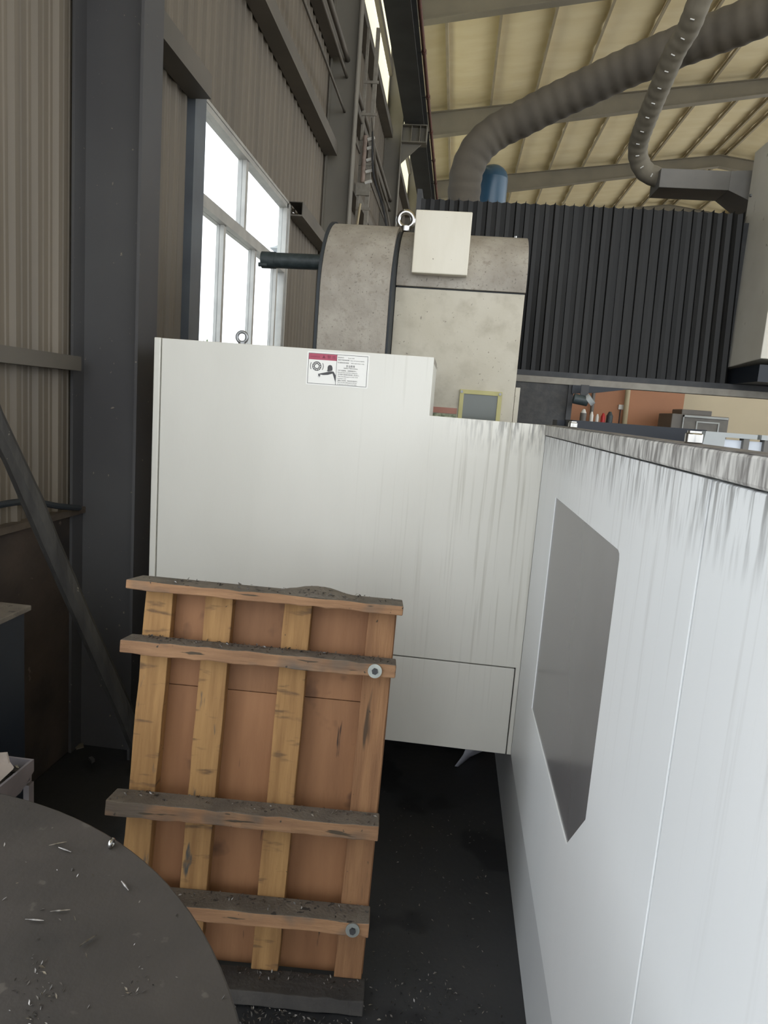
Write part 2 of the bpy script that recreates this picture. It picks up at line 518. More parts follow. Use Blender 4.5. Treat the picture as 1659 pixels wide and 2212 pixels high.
# ------------------------------------------------------------------ windows in the left wall
for wi, (a, b) in enumerate(WIN):
    fr = MB()
    xo = -1.615
    fr.box(xo, xo + 0.07, a, b, ZB, ZB + 0.06).box(xo, xo + 0.07, a, b, ZT - 0.035, ZT)
    fr.box(xo, xo + 0.07, a, a + 0.03, ZB, ZT).box(xo, xo + 0.07, b - 0.03, b, ZB, ZT)
    wn = fr.build('window_%d' % (wi + 1), M['alu'])
    tag(wn, 'sliding aluminium window between ribbed wall sheets', None, None, 'structure')
    zt = 2.66
    MB().box(xo - 0.005, xo + 0.075, a + 0.03, b - 0.03, zt, zt + 0.07).build('transom', M['alu'], wn)
    um = a + 0.86
    MB().box(xo, xo + 0.06, um, um + 0.05, zt + 0.07, ZT - 0.035).build('mullion', M['alu'], wn)
    for yy in (a + 0.46, a + 1.14, a + 1.76):
        MB().box(xo + 0.01, xo + 0.06, yy, yy + 0.04, ZB + 0.06, zt).build('sash_stile', M['alu'], wn)
    for (p, q, r, s) in ((a + 0.03, um, zt + 0.07, ZT - 0.035), (um + 0.05, b - 0.03, zt + 0.07, ZT - 0.035),
                         (a + 0.03, a + 0.46, ZB + 0.06, zt), (a + 0.50, a + 1.14, ZB + 0.06, zt), (a + 1.18, a + 1.76, ZB + 0.06, zt), (a + 1.80, b - 0.03, ZB + 0.06, zt)):
        MB().box(xo + 0.03, xo + 0.034, p, q, r, s).build('pane', M['glass'], wn)
    MB().box(-1.75, XW + 0.02, a - 0.02, b + 0.02, ZB - 0.035, ZB).build('sill', M['dado_cap'], wn)
    for (p, q) in ((a - 0.16, a), (b, b + 0.03)):
        MB().box(-1.62, XW + (0.03 if p < a else 0.02), p, q, 1.086, ZT).build('jamb_post', M['jamb'] if p < a else M['alu'], wn)
    MB().box(-1.62, XW + 0.01, a, b, ZT, ZT + 0.02).build('head_flashing', M['alu'], wn)

# outside the window
sh = thing('shrub', 'leafy green shrub outside the window against the daylight', 'shrub', (-4.6, 12.6, -0.08))
lf = MB()
for i in range(420):
    a1, a2 = random.uniform(0, 6.28), random.uniform(-1, 1)
    r = random.uniform(0.3, 1.0) ** 0.5
    c = Vector((-4.6 + 1.0 * r * math.cos(a1) * math.sqrt(1 - a2 * a2), 12.6 + 1.0 * r * math.sin(a1) * math.sqrt(1 - a2 * a2), 1.5 + 1.0 * r * a2))
    d = Vector((random.gauss(0, 1), random.gauss(0, 1), random.gauss(0, 1))).normalized()
    e = d.orthogonal().normalized()
    lf.add([c - d * .13, c + e * .05, c + d * .13, c - e * .05], [(0, 1, 2, 3)])
lf.build('foliage', M['leaf'], sh)
MB().tube([(-4.6, 12.6, -.08), (-4.58, 12.62, .6), (-4.6, 12.6, 1.2)], [.05, .04, .02], 8).build('stem', M['pole'], sh)
nb = thing('neighbouring_building', 'blue factory building seen through the window', 'building', (-4.5, 27, -0.08))
MB().box(-6.5, -2.6, 24, 30, -0.08, 6.6).build('wall', M['bluewall'], nb)
MB().prism([(-6.7, 6.6), (-2.4, 6.6), (-4.5, 7.4)], 1, 23.7, 30.3).build('roof', M['palegrey'], nb)

# ------------------------------------------------------------------ steel columns
CL = {0: 'dark grey steel column at the bay nearest the open end of the hall',
      1: 'wide dark steel column with peeling specks beside the leaning timber',
      2: 'steel column beyond the sliding window in the ribbed wall',
      3: 'steel column with knee bracket holding up the crane beam',
      4: 'farther steel column seen behind the bracket column'}
for i, yc in list(enumerate(BAYS))[1:6]:
    t = thing('steel_column', CL.get(i, 'far steel column hidden behind the machine head'), 'column', (XW + 0.14, yc + 0.01, 0), 'columns along the ribbed wall')
    cm = M['column'] if i < 2 else M['column_up']
    MB().box(XW, XW + 0.012, yc - 0.075, yc + 0.095, 0, 8.3).build('flange', cm, t)
    MB().box(XW + 0.268, XW + 0.28, yc - 0.075, yc + 0.095, 0, 8.2).build('flange', cm, t)
    MB().box(XW + 0.012, XW + 0.268, yc + 0.006, yc + 0.014, 0, 8.25).build('web', cm, t)
    if i >= 2:
        k = MB()
        k.box(XW + 0.28, -0.86, yc - 0.1, yc + 0.12, 6.19, 6.205).box(XW + 0.28, -0.86, yc - 0.1, yc + 0.12, 5.93, 5.945)
        k.box(XW + 0.28, -0.865, yc, yc + 0.02, 5.945, 6.19)
        kk = k.build('crane_bracket', M['column_up'], t)
        for xx in (-1.12, -0.98, -0.875):
            MB().box(xx, xx + 0.012, yc - 0.09, yc + 0.11, 5.945, 6.19).build('stiffener', M['column_up'], kk)
        MB().prism([(XW + 0.28, 5.93), (-0.95, 5.93), (XW + 0.28, 5.62)], 1, yc, yc + 0.02).build('knee_plate', M['column_up'], t)

# crane beam and the red pipe that runs along it
cb = thing('crane_runway_beam', 'long dark crane runway beam resting on the column brackets', 'beam', (-1.08, 14, 6.205))
MB().box(-1.24, -0.92, 5.4, 35, 6.206, 6.226).build('bottom_flange', M['crane'], cb)
MB().box(-1.09, -1.07, 5.4, 35, 6.226, 6.66).build('web', M['crane'], cb)
MB().box(-1.22, -0.94, 5.4, 35, 6.66, 6.68).build('top_flange', M['crane'], cb)
p0, p1 = at(906, 0, 2, 6.35), at(942, 405, 2, 6.35)
rp = thing('red_conductor_pipe', 'thin red pipe on short brackets beside the crane beam', 'pipe', (p0.x, p0.y, 6.35))
d = (p1 - p0).normalized()
MB().cyl(p0 - d * 2, p1 + d * 18, 0.026, 12).build('pipe', M['redpipe'], rp, True)
for k in range(14):
    yy = 6.0 + k * 1.35
    q = p0 + d * ((yy - p0.y) / d.y)
    MB().cyl(q, (-0.93, yy, 6.35), 0.007, 6).build('bracket', M['dark'], rp)
    MB().cyl(q - d * .04, q + d * .04, 0.034, 12).build('collar', M['redpipe'], rp, True)

# pipes along the wall, and the rack of insulators
for z, r, lab in ((4.54, 0.012, 'thin conduit along the wall above the window girt'), (4.87, 0.016, 'middle conduit along the wall under the rusty pipe'),
                  (5.03, 0.026, 'thick rusty pipe running along the upper wall')):
    c = MB().cyl((XW + 0.16, 3.2, z), (XW + 0.16, 26, z), r, 10).build('wall_conduit', M['girt'], None, True)
    tag(c, lab, 'pipe', 'conduits on the ribbed wall')
rk = thing('insulator_rack', 'upright steel rack with pale insulators and crossbars behind the machine hood', 'rack', (-1.36, 8.6, 0))
for (a, b, x0, x1) in ((0.0, 5.9, -1.455, -1.425), (0.0, 5.9, -1.35, -1.305)):
    MB().box(x0 + .06, x1 + .06, 8.58, 8.62, a, b).build('post', M['rail'], rk)
for z in (3.9, 4.12, 4.4, 4.68, 4.95, 5.3):
    MB().box(-1.395, -1.22, 8.57, 8.585, z, z + 0.03).build('crossbar', M['rail'], rk)
MB().box(-1.395, -1.24, 8.55, 8.57, 4.06, 4.2).build('junction_plate', M['rail'], rk)
MB().cyl((-1.33, 8.55, 4.2), (-1.33, 8.55, 4.72), 0.026, 10).build('insulator_stick', M['pinkpost'], rk, True)
for z in (4.2, 4.32, 4.45, 4.58, 4.68):
    MB().cyl((-1.30, 8.55, z), (-1.22, 8.54, z + .02), 0.018, 8).build('insulator', M['whiteplastic'], rk, True)
MB().cyl((-1.36, 8.5, 3.6), (-1.33, 8.5, 3.95), 0.014, 8).build('rope_end', M['palecord'], rk, True)
MB().tube(spline([(-1.24, 8.5, 4.75), (-1.2, 8.5, 4.3), (-1.05, 8.5, 3.9), (-0.95, 8.5, 3.5)], 6), .013, 6).build('cable', M['dark'], rk, True)
MB().tube(spline([(-1.26, 8.5, 4.9), (-1.16, 8.5, 4.3), (-1.0, 8.5, 3.85), (-0.9, 8.5, 3.4)], 6), .011, 6).build('cable', M['girt'], rk, True)

# ------------------------------------------------------------------ roof
def zroof(x):                                          # top of the rafters
    return 8.28 + 0.13 * (x + 1.2) if x < 6.8 else 9.32 - 0.13 * (x - 6.8)


PX = [-1.55] + [-0.73 + 0.945 * k for k in range(8)] + [6.62, 6.98] + [7.9 + 0.945 * k for k in range(7)] + [15.1]
PH = 0.13
ce = MB()
ce.prism([(-1.75, zroof(-1.75) + PH + .14), (6.8, zroof(6.8) + PH + .14), (15.3, zroof(15.3) + PH + .14), (15.3, zroof(15.3) + PH + .18), (6.8, zroof(6.8) + PH + .18), (-1.75, zroof(-1.75) + PH + .18)], 1, -9, 36)
ce = tag(ce.build('ceiling', M['purlin']), 'pitched roof with yellow quilted insulation over purlins', None, None, 'structure')
for k in range(len(PX) - 1):
    a, b = PX[k], PX[k + 1]
    rows = []
    for j in range(7):
        x = a + (b - a) * j / 6
        sag = 0.035 * (1 - (2 * j / 6 - 1) ** 2)
        row = []
        yy = -9.0
        i = 0
        while yy <= 36.01:
            q = 0.012 if i % 4 == 0 else -0.004
            row.append((x, yy, zroof(x) + PH - sag + q + 0.02))
            yy += 0.2
            i += 1
        rows.append(row)
    MB().strip(rows).build('insulation_panel', M['foam'], ce, True)
for x in PX[1:-1]:
    z = zroof(x)
    mb = MB()
    mb.box(x - 0.05, x, -9, 36, z + 0.001, z + 0.008).box(x - 0.006, x, -9, 36, z + 0.008, z + PH + .01)
    mb.build('purlin', M['purlin'], ce)
RL = {2: 'sloping roof rafter over the second bay', 3: 'sloping roof rafter above the bracket column', 4: 'sloping roof rafter in the middle of the visible roof', 5: 'sloping roof rafter beyond the blue tank with the ridge joint', 6: 'far roof rafter low above the pleated cover'}
for i, yc in list(enumerate(BAYS))[2:7]:
    t = thing('roof_rafter', RL.get(i, 'sloping roof rafter hidden from view'), 'beam', (6.8, yc, 9.0), 'roof rafters')
    for (xa, xb) in ((-1.5, 6.8), (6.8, 15.1)):
        za, zb = zroof(xa), zroof(xb)
        da, db = (0.52, 0.30) if xa < 0 else (0.30, 0.52)
        MB().prism([(xa, za - .012), (xb, zb - .012), (xb, zb - db), (xa, za - da)], 1, yc + .004, yc + .016).build('web', M['rafter'], t)
        MB().prism([(xa, za), (xb, zb), (xb, zb - .012), (xa, za - .012)], 1, yc - .08, yc + .10).build('top_flange', M['rafter'], t)
        MB().prism([(xa, za - da), (xb, zb - db), (xb, zb - db - .012), (xa, za - da - .012)], 1, yc - .08, yc + .10).build('bottom_flange', M['rafter'], t)

# far walls
wf = MB().box(-1.75, 15.3, 35.8, 36, 0, 9.2).build('wall_end', M['beige'])
tag(wf, 'end wall of the hall', None, None, 'structure')
wo = MB().box(1.2, 3.76, 12.0, 12.15, 0, 3.6).build('wall_back', M['orange'])
tag(wo, 'orange painted partition behind the machine', None, None, 'structure')
wb = MB().box(3.76, 7.5, 12.0, 12.15, 0, 3.6).build('wall_side', M['beige'])
tag(wb, 'beige partition beside the orange one', None, None, 'structure')

# ------------------------------------------------------------------ the machine
mc = thing('milling_machine', 'large white milling machine with pleated black way cover and stepped guard', 'machine', (0.3, 2.9, 0))
YA, XB = 2.476, 0.325
# side guard (faces the camera)
MB().prism([(-1.084, 0.681), (0.309, 0.681), (0.309, 0.337), (XB, 0.337), (XB, 1.579), (-0.0895, 1.581), (-0.0895, 1.785), (-1.084, 1.787)], 1, YA, YA + 0.028).build('side_guard', M['guard'], mc, bevel=0.002)
MB().box(-1.112, -1.088, YA - 0.004, YA + 0.05, 0.34, 1.788).build('edge_trim', M['guard'], mc, bevel=0.003)
MB().box(-1.08, 0.305, YA + 0.001, YA + 0.028, 0.337, 0.676).build('access_panel', M['guard'], mc, bevel=0.002)
MB().box(-1.1, 0.318, YA + 0.03, YA + 0.045, 0.36, 1.56).build('backing_plate', M['dark'], mc)
MB().box(-1.112, -0.0895, YA + 0.028, 2.86, 1.765, 1.786).build('guard_top', M['hood_dusty'], mc)
MB().box(-1.112, -1.09, YA + 0.05, 2.86, 0.34, 1.765).build('guard_end', M['guard'], mc)
MB().box(-0.0895, XB + .03, YA + 0.028, YA + 0.07, 1.56, 1.579).build('step_ledge', M['rim_top'], mc)
MB().box(-0.105, -0.0895, YA + 0.028, 2.86, 1.579, 1.765).build('step_return', M['guard'], mc)
# front guard (faces the wall), with window
hole = [(2.106, 1.369), (2.106, 0.692), (1.415, 0.688), (1.281, 0.832), (1.281, 1.352), (1.286, 1.364), (1.298, 1.369)]
MB().prism([(0.893, 0.306), (YA - 0.001, 0.336), (YA - 0.001, 1.541), (0.893, 1.541)], 0, XB, XB + 0.028, 0, [hole]).build('front_guard', M['guard_lit'], mc, bevel=0.0015)
MB().prism([(-0.7, 0.25), (0.888, 0.306), (0.888, 1.541), (-0.7, 1.541)], 0, XB, XB + 0.028).build('sliding_door', M['guard_lit'], mc, bevel=0.003)
MB().prism([(-0.7, 0.0), (3.2, 0.0), (3.2, 0.336), (YA + .03, 0.333), (0.893, 0.302), (-0.7, 0.246)], 0, XB + 0.010, XB + 0.03).build('skirt', M['skirt'], mc, bevel=0.002)
MB().prism([(y0, z0) for y0, z0 in hole], 0, XB + 0.003, XB + 0.010).build('vision_window', M['vision'], mc)
rm = MB().box(XB - 0.006, XB + 0.05, -0.7, YA + 0.03, 1.544, 1.579).build('guard_rim', M['rim'], mc, bevel=0.004)
MB().box(XB - 0.004, XB + 0.052, -0.7, YA + 0.03, 1.579, 1.5805).build('rim_grime', M['rim_top'], rm)
for yy, r in ((2.115, 0.0135), (1.06, 0.0125)):
    pn = MB().cyl((XB + 0.028, yy, 1.5805), (XB + 0.028, yy, 1.596), r, 20).build('stop_pin', M['chrome'], mc, True, 0.002)
    MB().cyl((XB + 0.028, yy, 1.596), (XB + 0.028, yy, 1.599), r * 0.8, 20).build('pin_cap', M['chrome'], pn, True)
MB().box(XB + .028, XB + .04, -0.7, YA, 0.32, 1.54).build('inner_liner', M['palegrey'], mc)
# machine base under the guards
MB().box(-0.95, XB - 0.0, 3.25, 4.40, 0.0, 0.5).build('bed', M['dark'], mc)
MB().box(-1.0, 2.4, 3.06, 4.40, 0.5, 0.62).build('bed_deck', M['dark'], mc)
MB().box(0.40, 2.4, -0.6, 3.05, 0.0, 0.9).build('chip_bed', M['bluedark'], mc)
MB().box(2.4, 2.45, -0.6, 4.40, 0.0, 1.4).build('far_guard', M['guard_lit'], mc)


def hood(x0, x1, yf, zv, r, zb, depth=0.55):
    """cover whose front rises straight to zv and rolls back over a quarter circle"""
    prof = [(yf, zb), (yf, zv)] + [(yf + r - r * math.cos(a), zv + r * math.sin(a)) for a in [math.radians(k * 9) for k in range(1, 11)]] + [(yf + r + depth, zv + r), (yf + r + depth, zb)]
    return MB().prism(prof, 0, x0, x1)


hood(-0.60, -0.312, 2.90, 2.04, 0.36, 0.6).build('left_hood', M['hood_dusty'], mc, True, 0.002)
hood(-0.612, -0.6005, 2.893, 2.04, 0.367, 0.6).build('hood_seal', M['seal'], mc, True)
hood(-0.3115, -0.302, 2.92, 2.04, 0.34, 0.6).build('hood_seal', M['seal'], mc, True)
MB().box(-0.300, 0.250, 3.055, 3.5, 0.6, 2.112).build('head_cover', M['hood'], mc, bevel=0.002)
rhood = [(3.046, 2.118), (3.046, 2.14)] + [(3.046 + .27 - .27 * math.cos(a), 2.14 + .255 * math.sin(a)) for a in [math.radians(k * 9) for k in range(1, 11)]] + [(3.75, 2.395), (3.75, 2.118)]
MB().prism(rhood, 0, -0.300, 0.252).build('right_hood', M['hood_dusty'], mc, True, 0.002)
MB().box(-0.295, 0.245, 3.06, 3.7, 2.110, 2.120).build('hood_gap', M['seal'], mc)
MB().box(0.252, 0.272, 3.06, 3.12, 0.6, 1.725).build('corner_strip', M['hood'], mc, bevel=0.001)
bx = MB().box(-0.234, 0.0, 3.0, 3.35, 2.166, 2.418).build('terminal_box', M['box_white'], mc, bevel=0.004)
for xx in (-0.20, -0.02):
    MB().cyl((xx, 3.05, 2.418), (xx, 3.05, 2.424), 0.006, 8).build('screw', M['steel'], bx)
MB().cyl((0.205, 3.33, 2.395), (0.205, 3.33, 2.412), 0.006, 8).build('screw', M['chrome'], mc)
# eye bolts
for (ex, ey, ez, R, r, ml) in ((-0.804, YA + 0.06, 1.787, 0.019, 0.0062, 'steel'), (-0.300, 3.30, 2.400, 0.034, 0.0135, 'chrome')):
    eb = MB().torus((ex, ey, ez + R + r * 1.3), R, r, 1, 28, 12).build('eye_bolt', M[ml], mc, True)
    MB().cyl((ex, ey, ez), (ex, ey, ez + r * 1.6), R * 0.7, 16).build('collar', M[ml], eb, True)
# pipe leaving the left hood
pp = MB().cyl((-0.95, 3.3, 2.24), (-0.60, 3.3, 2.245), 0.035, 20).build('outlet_pipe', M['greenpipe'], mc, True)
MB().cyl((-0.965, 3.3, 2.24), (-0.90, 3.3, 2.241), 0.038, 20).build('pipe_coupling', M['greenpipe'], pp, True)
MB().cyl((-0.972, 3.27, 2.213), (-0.93, 3.27, 2.213), 0.010, 10).build('pipe_lug', M['greenpipe'], pp, True)
MB().cyl((-0.635, 3.3, 2.244), (-0.61, 3.3, 2.245), 0.048, 20).build('pipe_flange', M['greenpipe'], pp, True)
# little framed window and label on the head
wf_ = MB().prism([(0.014, 1.50), (0.196, 1.50), (0.196, 1.70), (0.014, 1.70)], 1, 3.043, 3.055, 0, [[(0.032, 1.51), (0.178, 1.51), (0.178, 1.682), (0.032, 1.682)]]).build('sight_frame', M['yellowframe'], mc, bevel=0.001)
MB().box(0.032, 0.178, 3.050, 3.053, 1.51, 1.682).build('sight_pane', M['pane_dark'], wf_)
for xx in (0.022, 0.187):
    MB().cyl((xx, 3.038, 1.690), (xx, 3.044, 1.690), 0.006, 10).build('screw', M['steel'], wf_, True)
lb = MB().box(-0.110, 0.008, 3.052, 3.0545, 1.54, 1.590).build('faded_label', M['label_green'], mc)
MB().box(-0.110, 0.008, 3.0515, 3.0545, 1.592, 1.617).build('label_band', M['label_red'], lb)

# pleated way cover
bw = MB()
NF = 33
x0, x1 = -0.275, 1.388
ztop, zbot, yfr = 2.705, 1.85, 3.80
zig = []
for k in range(NF):
    for t_, dd in ((0, 0.0), (0.05, 0.011), (0.5, 0.016), (0.95, 0.011)):
        zig.append((x0 + (x1 - x0) * (k + t_) / NF, dd))
zig.append((x1, 0.0))
rng = random.Random(3)
jit = [rng.uniform(-.0015, .0015) for _ in zig]
rows = []
for (zz, yy) in [(zbot, 0), (zbot + .3, 0), (zbot + .6, 0), (ztop, 0)]:
    rows.append([(x + jit[i] * (1 + (zz - zbot) * 2) * .7 - (zz - zbot) * 0.035 * (x - x0) / (x1 - x0), yfr + dd, zz - (dd * .8 if zz == ztop else 0)) for i, (x, dd) in enumerate(zig)])
rows.append([(x - .03 * (x - x0) / (x1 - x0), yfr + 0.6, ztop - dd * .8) for x, dd in zig])
bw.strip(rows)
bwo = bw.build('way_cover', M['bellows'], mc)
MB().box(-0.297, -0.272, 3.79, 4.40, 1.84, 2.735).build('cover_end_plate', M['dark'], mc)
MB().box(-0.27, 1.40, 3.84, 4.40, 1.84, 2.66).build('cross_beam', M['dark'], mc)
# rails below
MB().box(-0.3, 2.45, 3.77, 3.84, 1.787, 1.822).build('cross_rail', M['rail'], mc, bevel=0.002)
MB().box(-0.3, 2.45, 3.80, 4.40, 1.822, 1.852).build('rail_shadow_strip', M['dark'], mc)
MB().box(0.272, 0.585, 3.78, 3.84, 0.62, 1.787).build('charcoal_cover', M['darkpanel'], mc)
MB().box(0.585, 0.612, 3.76, 3.86, 0.62, 1.787).build('cover_edge', M['dark'], mc)
MB().prism([(0.60, 1.787), (0.90, 1.787), (0.74, 1.757), (0.60, 1.742)], 1, 3.74, 3.80).build('gib_plate', M['bluedark'], mc)
nz = MB().cyl((0.598, 3.66, 1.715), (0.672, 3.66, 1.705), 0.026, 18).build('coolant_motor', M['greenpipe'], mc, True, .003)
MB().cyl((0.672, 3.66, 1.706), (0.690, 3.655, 1.722), 0.030, 18).build('motor_cap', M['palegrey'], nz, True)
MB().box(0.63, 0.67, 3.655, 3.665, 1.73, 1.787).build('motor_bracket', M['dark'], nz)
# spindle cover at the right
sx = 1.40
MB().prism([(3.455, 1.955), (3.90, 1.935), (3.90, 3.02), (3.455, 3.02)], 0, sx, 2.3).build('spindle_cover', M['spindle'], mc, bevel=0.004)
MB().box(1.50, 2.3, 3.905, 4.3, 1.852, 2.98).build('spindle_column', M['ductgrey'], mc)
MB().box(sx + 0.02, 2.3, 3.50, 3.9, 1.852, 1.932).build('spindle_slide', M['bluedark'], mc)
for zz in (2.02, 2.22, 2.42, 2.63, 2.80):
    MB().cyl((sx - 0.008, 3.865, zz), (sx + .001, 3.865, zz), 0.008, 10).build('cover_screw', M['steel'], mc, True)
# duct stub on the spindle cover
MB().box(0.972, 1.33, 4.00, 4.19, 2.863, 2.959).build('duct_stub', M['ductgrey'], mc, bevel=0.002)
MB().add([(1.33, 4.00, 2.863), (1.33, 4.19, 2.863), (1.33, 4.00, 2.959), (1.33, 4.19, 2.959), (1.50, 3.96, 2.775), (1.50, 4.24, 2.775), (1.50, 3.96, 2.959), (1.50, 4.24, 2.959)],
         [(0, 1, 3, 2), (4, 6, 7, 5), (0, 2, 6, 4), (1, 5, 7, 3), (0, 4, 5, 1), (2, 3, 7, 6)]).build('duct_flare', M['ductgrey'], mc)
# parts inside the enclosure that show over the rim
MB().box(0.45, 0.95, 2.72, 2.9, 0.9, 1.604).build('slide_cover', M['bluedark'], mc)
MB().box(0.42, 1.0, 2.9, 3.03, 0.9, 1.600).build('slide_cover', M['bluedark'], mc)
MB().box(0.815, 1.6, 2.38, 2.42, 0.9, 1.578).build('pale_panel', M['paneblue'], mc)
pfm = MB().box(0.885, 0.985, 2.36, 2.40, 1.585, 1.600).build('pale_frame', M['palegrey'], mc)
MB().box(0.998, 1.6, 2.36, 2.40, 1.585, 1.601).build('frame_bar', M['palegrey'], pfm)
MB().prism([(0.805, 1.45), (0.885, 1.45), (0.885, 1.600), (0.822, 1.600)], 1, 2.36, 2.40).build('frame_corner', M['palegrey'], pfm)
for xx in (0.945, 1.01, 1.12):
    MB().box(xx, xx + 0.018, 2.362, 2.398, 1.3, 1.585).build('frame_post', M['ductgrey'], pfm)

# warning sticker on the side guard
SX0, SX1, SZ0, SZ1 = -0.543, -0.317, 1.659, 1.776


def rrect(x0, x1, z0, z1, r, n=4):
    out = []
    for (cx, cz, a0) in ((x1 - r, z1 - r, 0), (x0 + r, z1 - r, 90), (x0 + r, z0 + r, 180), (x1 - r, z0 + r, 270)):
        for k in range(n + 1):
            a = math.radians(a0 + 90 * k / n)
            out.append((cx + r * math.cos(a), cz + r * math.sin(a)))
    return out


def SP(u, v):           # sticker coordinates 0..1 from its top left corner
    return SX0 + (SX1 - SX0) * u, SZ1 - (SZ1 - SZ0) * v


st = MB().prism(rrect(SX0, SX1, SZ0, SZ1, .004), 1, YA - 0.0008, YA).build('warning_sticker', M['stick_white'], mc)
st['label'] = 'white warning sticker with a red heading and a bearing and arm pictogram'
YS = YA - 0.0008


def flat(name, loops, m, t=0.0005, holes=()):
    mb = MB()
    for l in loops:
        mb.prism(l, 1, YS - t, YS, 0, holes)
    return mb.build(name, M[m], st)


def urect(u0, u1, v0, v1):
    a, b = SP(u0, v0), SP(u1, v1)
    return [(a[0], b[1]), (b[0], b[1]), (b[0], a[1]), (a[0], a[1])]


flat('border_line', [urect(.025, .975, .040, .052), urect(.025, .975, .948, .960), urect(.025, .031, .052, .948), urect(.969, .975, .052, .948), urect(.478, .483, .052, .948)], 'stick_black')
flat('red_heading', [urect(.031, .478, .055, .235)], 'stick_red')


def circ(cx, cz, r, n=24, a0=0, a1=360):
    return [(cx + r * math.cos(math.radians(a0 + (a1 - a0) * k / n)), cz + r * math.sin(math.radians(a0 + (a1 - a0) * k / n))) for k in range(n if a1 - a0 == 360 else n + 1)]


bc = SP(.165, .43)
flat('bearing_ring', [circ(*bc, .0165, 28)], 'stick_black', .0005, [circ(*bc, .0075, 20)])
flat('bearing_balls', [circ(bc[0] + .012 * math.cos(a), bc[1] + .012 * math.sin(a), .0021, 8) for a in [i * 2 * math.pi / 12 for i in range(12)]], 'stick_white', .0008)
for s0, s1 in ((150, 210), (-30, 30)):
    flat('rotation_mark', [circ(*bc, .0245, 10, s0, s1) + list(reversed(circ(*bc, .0225, 10, s0, s1)))], 'stick_black')
hc = SP(.375, .47)
flat('helmet_head', [[(hc[0] - .011, hc[1] - .010), (hc[0] - .008, hc[1] - .008), (hc[0] - .008, hc[1] + .004), (hc[0] - .005, hc[1] + .010), (hc[0] + .001, hc[1] + .012), (hc[0] + .007, hc[1] + .010), (hc[0] + .010, hc[1] + .002), (hc[0] + .010, hc[1] - .007), (hc[0] - .004, hc[1] - .012)]], 'stick_black')
flat('arm', [[SP(.19, .66), SP(.40, .555), SP(.44, .56), SP(.476, .67), SP(.476, .87), SP(.425, .62), SP(.35, .67), SP(.27, .685)][::-1]], 'stick_black')
flat('hand', [[SP(.19, .66), SP(.23, .68), SP(.222, .76), SP(.215, .70), SP(.207, .77), SP(.204, .70), SP(.190, .75), SP(.198, .69)][::-1]], 'stick_black', .0006)


def text(name, body, u, v, h, m, parent, width=None):
    cu = bpy.data.curves.new(name, 'FONT')
    cu.body = body
    cu.size = 1.0
    o = bpy.data.objects.new(name, cu)
    COL.objects.link(o)
    dg = bpy.context.evaluated_depsgraph_get()
    me = bpy.data.meshes.new_from_object(o.evaluated_get(dg))
    bpy.data.objects.remove(o)
    if not len(me.vertices):
        return
    xs = [q.co.x for q in me.vertices]
    zs = [q.co.y for q in me.vertices]
    sc = h / (max(zs) - min(zs))
    sxx = sc if width is None else width / (max(xs) - min(xs))
    a = SP(u, v)
    mnx, mxz = min(xs), max(zs)
    for q in me.vertices:
        q.co = Vector((a[0] + (q.co.x - mnx) * sxx, YS - 0.0007, a[1] + (q.co.y - mxz) * sc))
    me.materials.clear()
    me.materials.append(M[m])
    return obj(name, me, parent)


W_ = SX1 - SX0
text('heading_text', 'DANGEROUS', .055, .125, .0055, 'stick_darkred', st, W_ * .15)
text('heading_symbol', '▲', .245, .085, .011, 'stick_darkred', st, W_ * .05)
text('heading_text', '警 告', .325, .090, .011, 'stick_darkred', st, W_ * .135)
lines = [('危险的形式：', .495, .105, .0048, .10), ('Rotary table', .66, .115, .0040, .10), ('误操作可能造成后果：', .495, .175, .0048, .19), ('Injury and trauma probability', .70, .185, .0042, .22),
         ('可以避免危险的措施：', .495, .255, .0048, .185), ('Safe operation only', .71, .262, .0042, .21), ('安全教育', .635, .335, .0085, .14), ('Safety Education', .60, .415, .0058, .22),
         ('打开门前请停机。 注意旋转部件伤人。', .510, .490, .0050, .30), ('Open and closed, watch the rotating parts.', .505, .555, .0045, .32), ('打开保护门前请先切断电源，防止伤人。', .510, .610, .0050, .34),
         ('Open the safety part in order to be', .510, .675, .0045, .32), ('inspection only', .505, .735, .0042, .14), ('请确认门关闭后，再启动本设备运行。', .510, .790, .0050, .32), ('Make sure the safety guards stay put', .510, .850, .0045, .31), ('in operation and stay around safely', .510, .905, .0042, .31)]
for (b_, u_, v_, h_, w_) in lines:
    text('text_line', b_, u_, v_, h_, 'stick_black', st, W_ * w_)

# ------------------------------------------------------------------ exhaust hoses and tank
def hose(name, label, px, rad, pitch, m):
    path = spline([at(x, y_, 1, yy) for (x, y_, yy) in px], 60)
    L = [0]
    for i in range(1, len(path)):
        L.append(L[-1] + (path[i] - path[i - 1]).length)
    tot = L[-1]
    n = int(tot / (pitch / 6))
    pts, rs, j = [], [], 0
    for i in range(n + 1):
        s_ = tot * i / n
        while j < len(L) - 2 and L[j + 1] < s_:
            j += 1
        q = path[j].lerp(path[j + 1], (s_ - L[j]) / max(1e-6, L[j + 1] - L[j]))
        pts.append(q)
        rs.append(rad * (1 + 0.022 * math.cos(2 * math.pi * s_ / pitch)))
    t = thing(name, label, 'hose', pts[0])
    MB().tube(pts, rs, 28).build('hose_skin', m, t, True)
    return t, pts


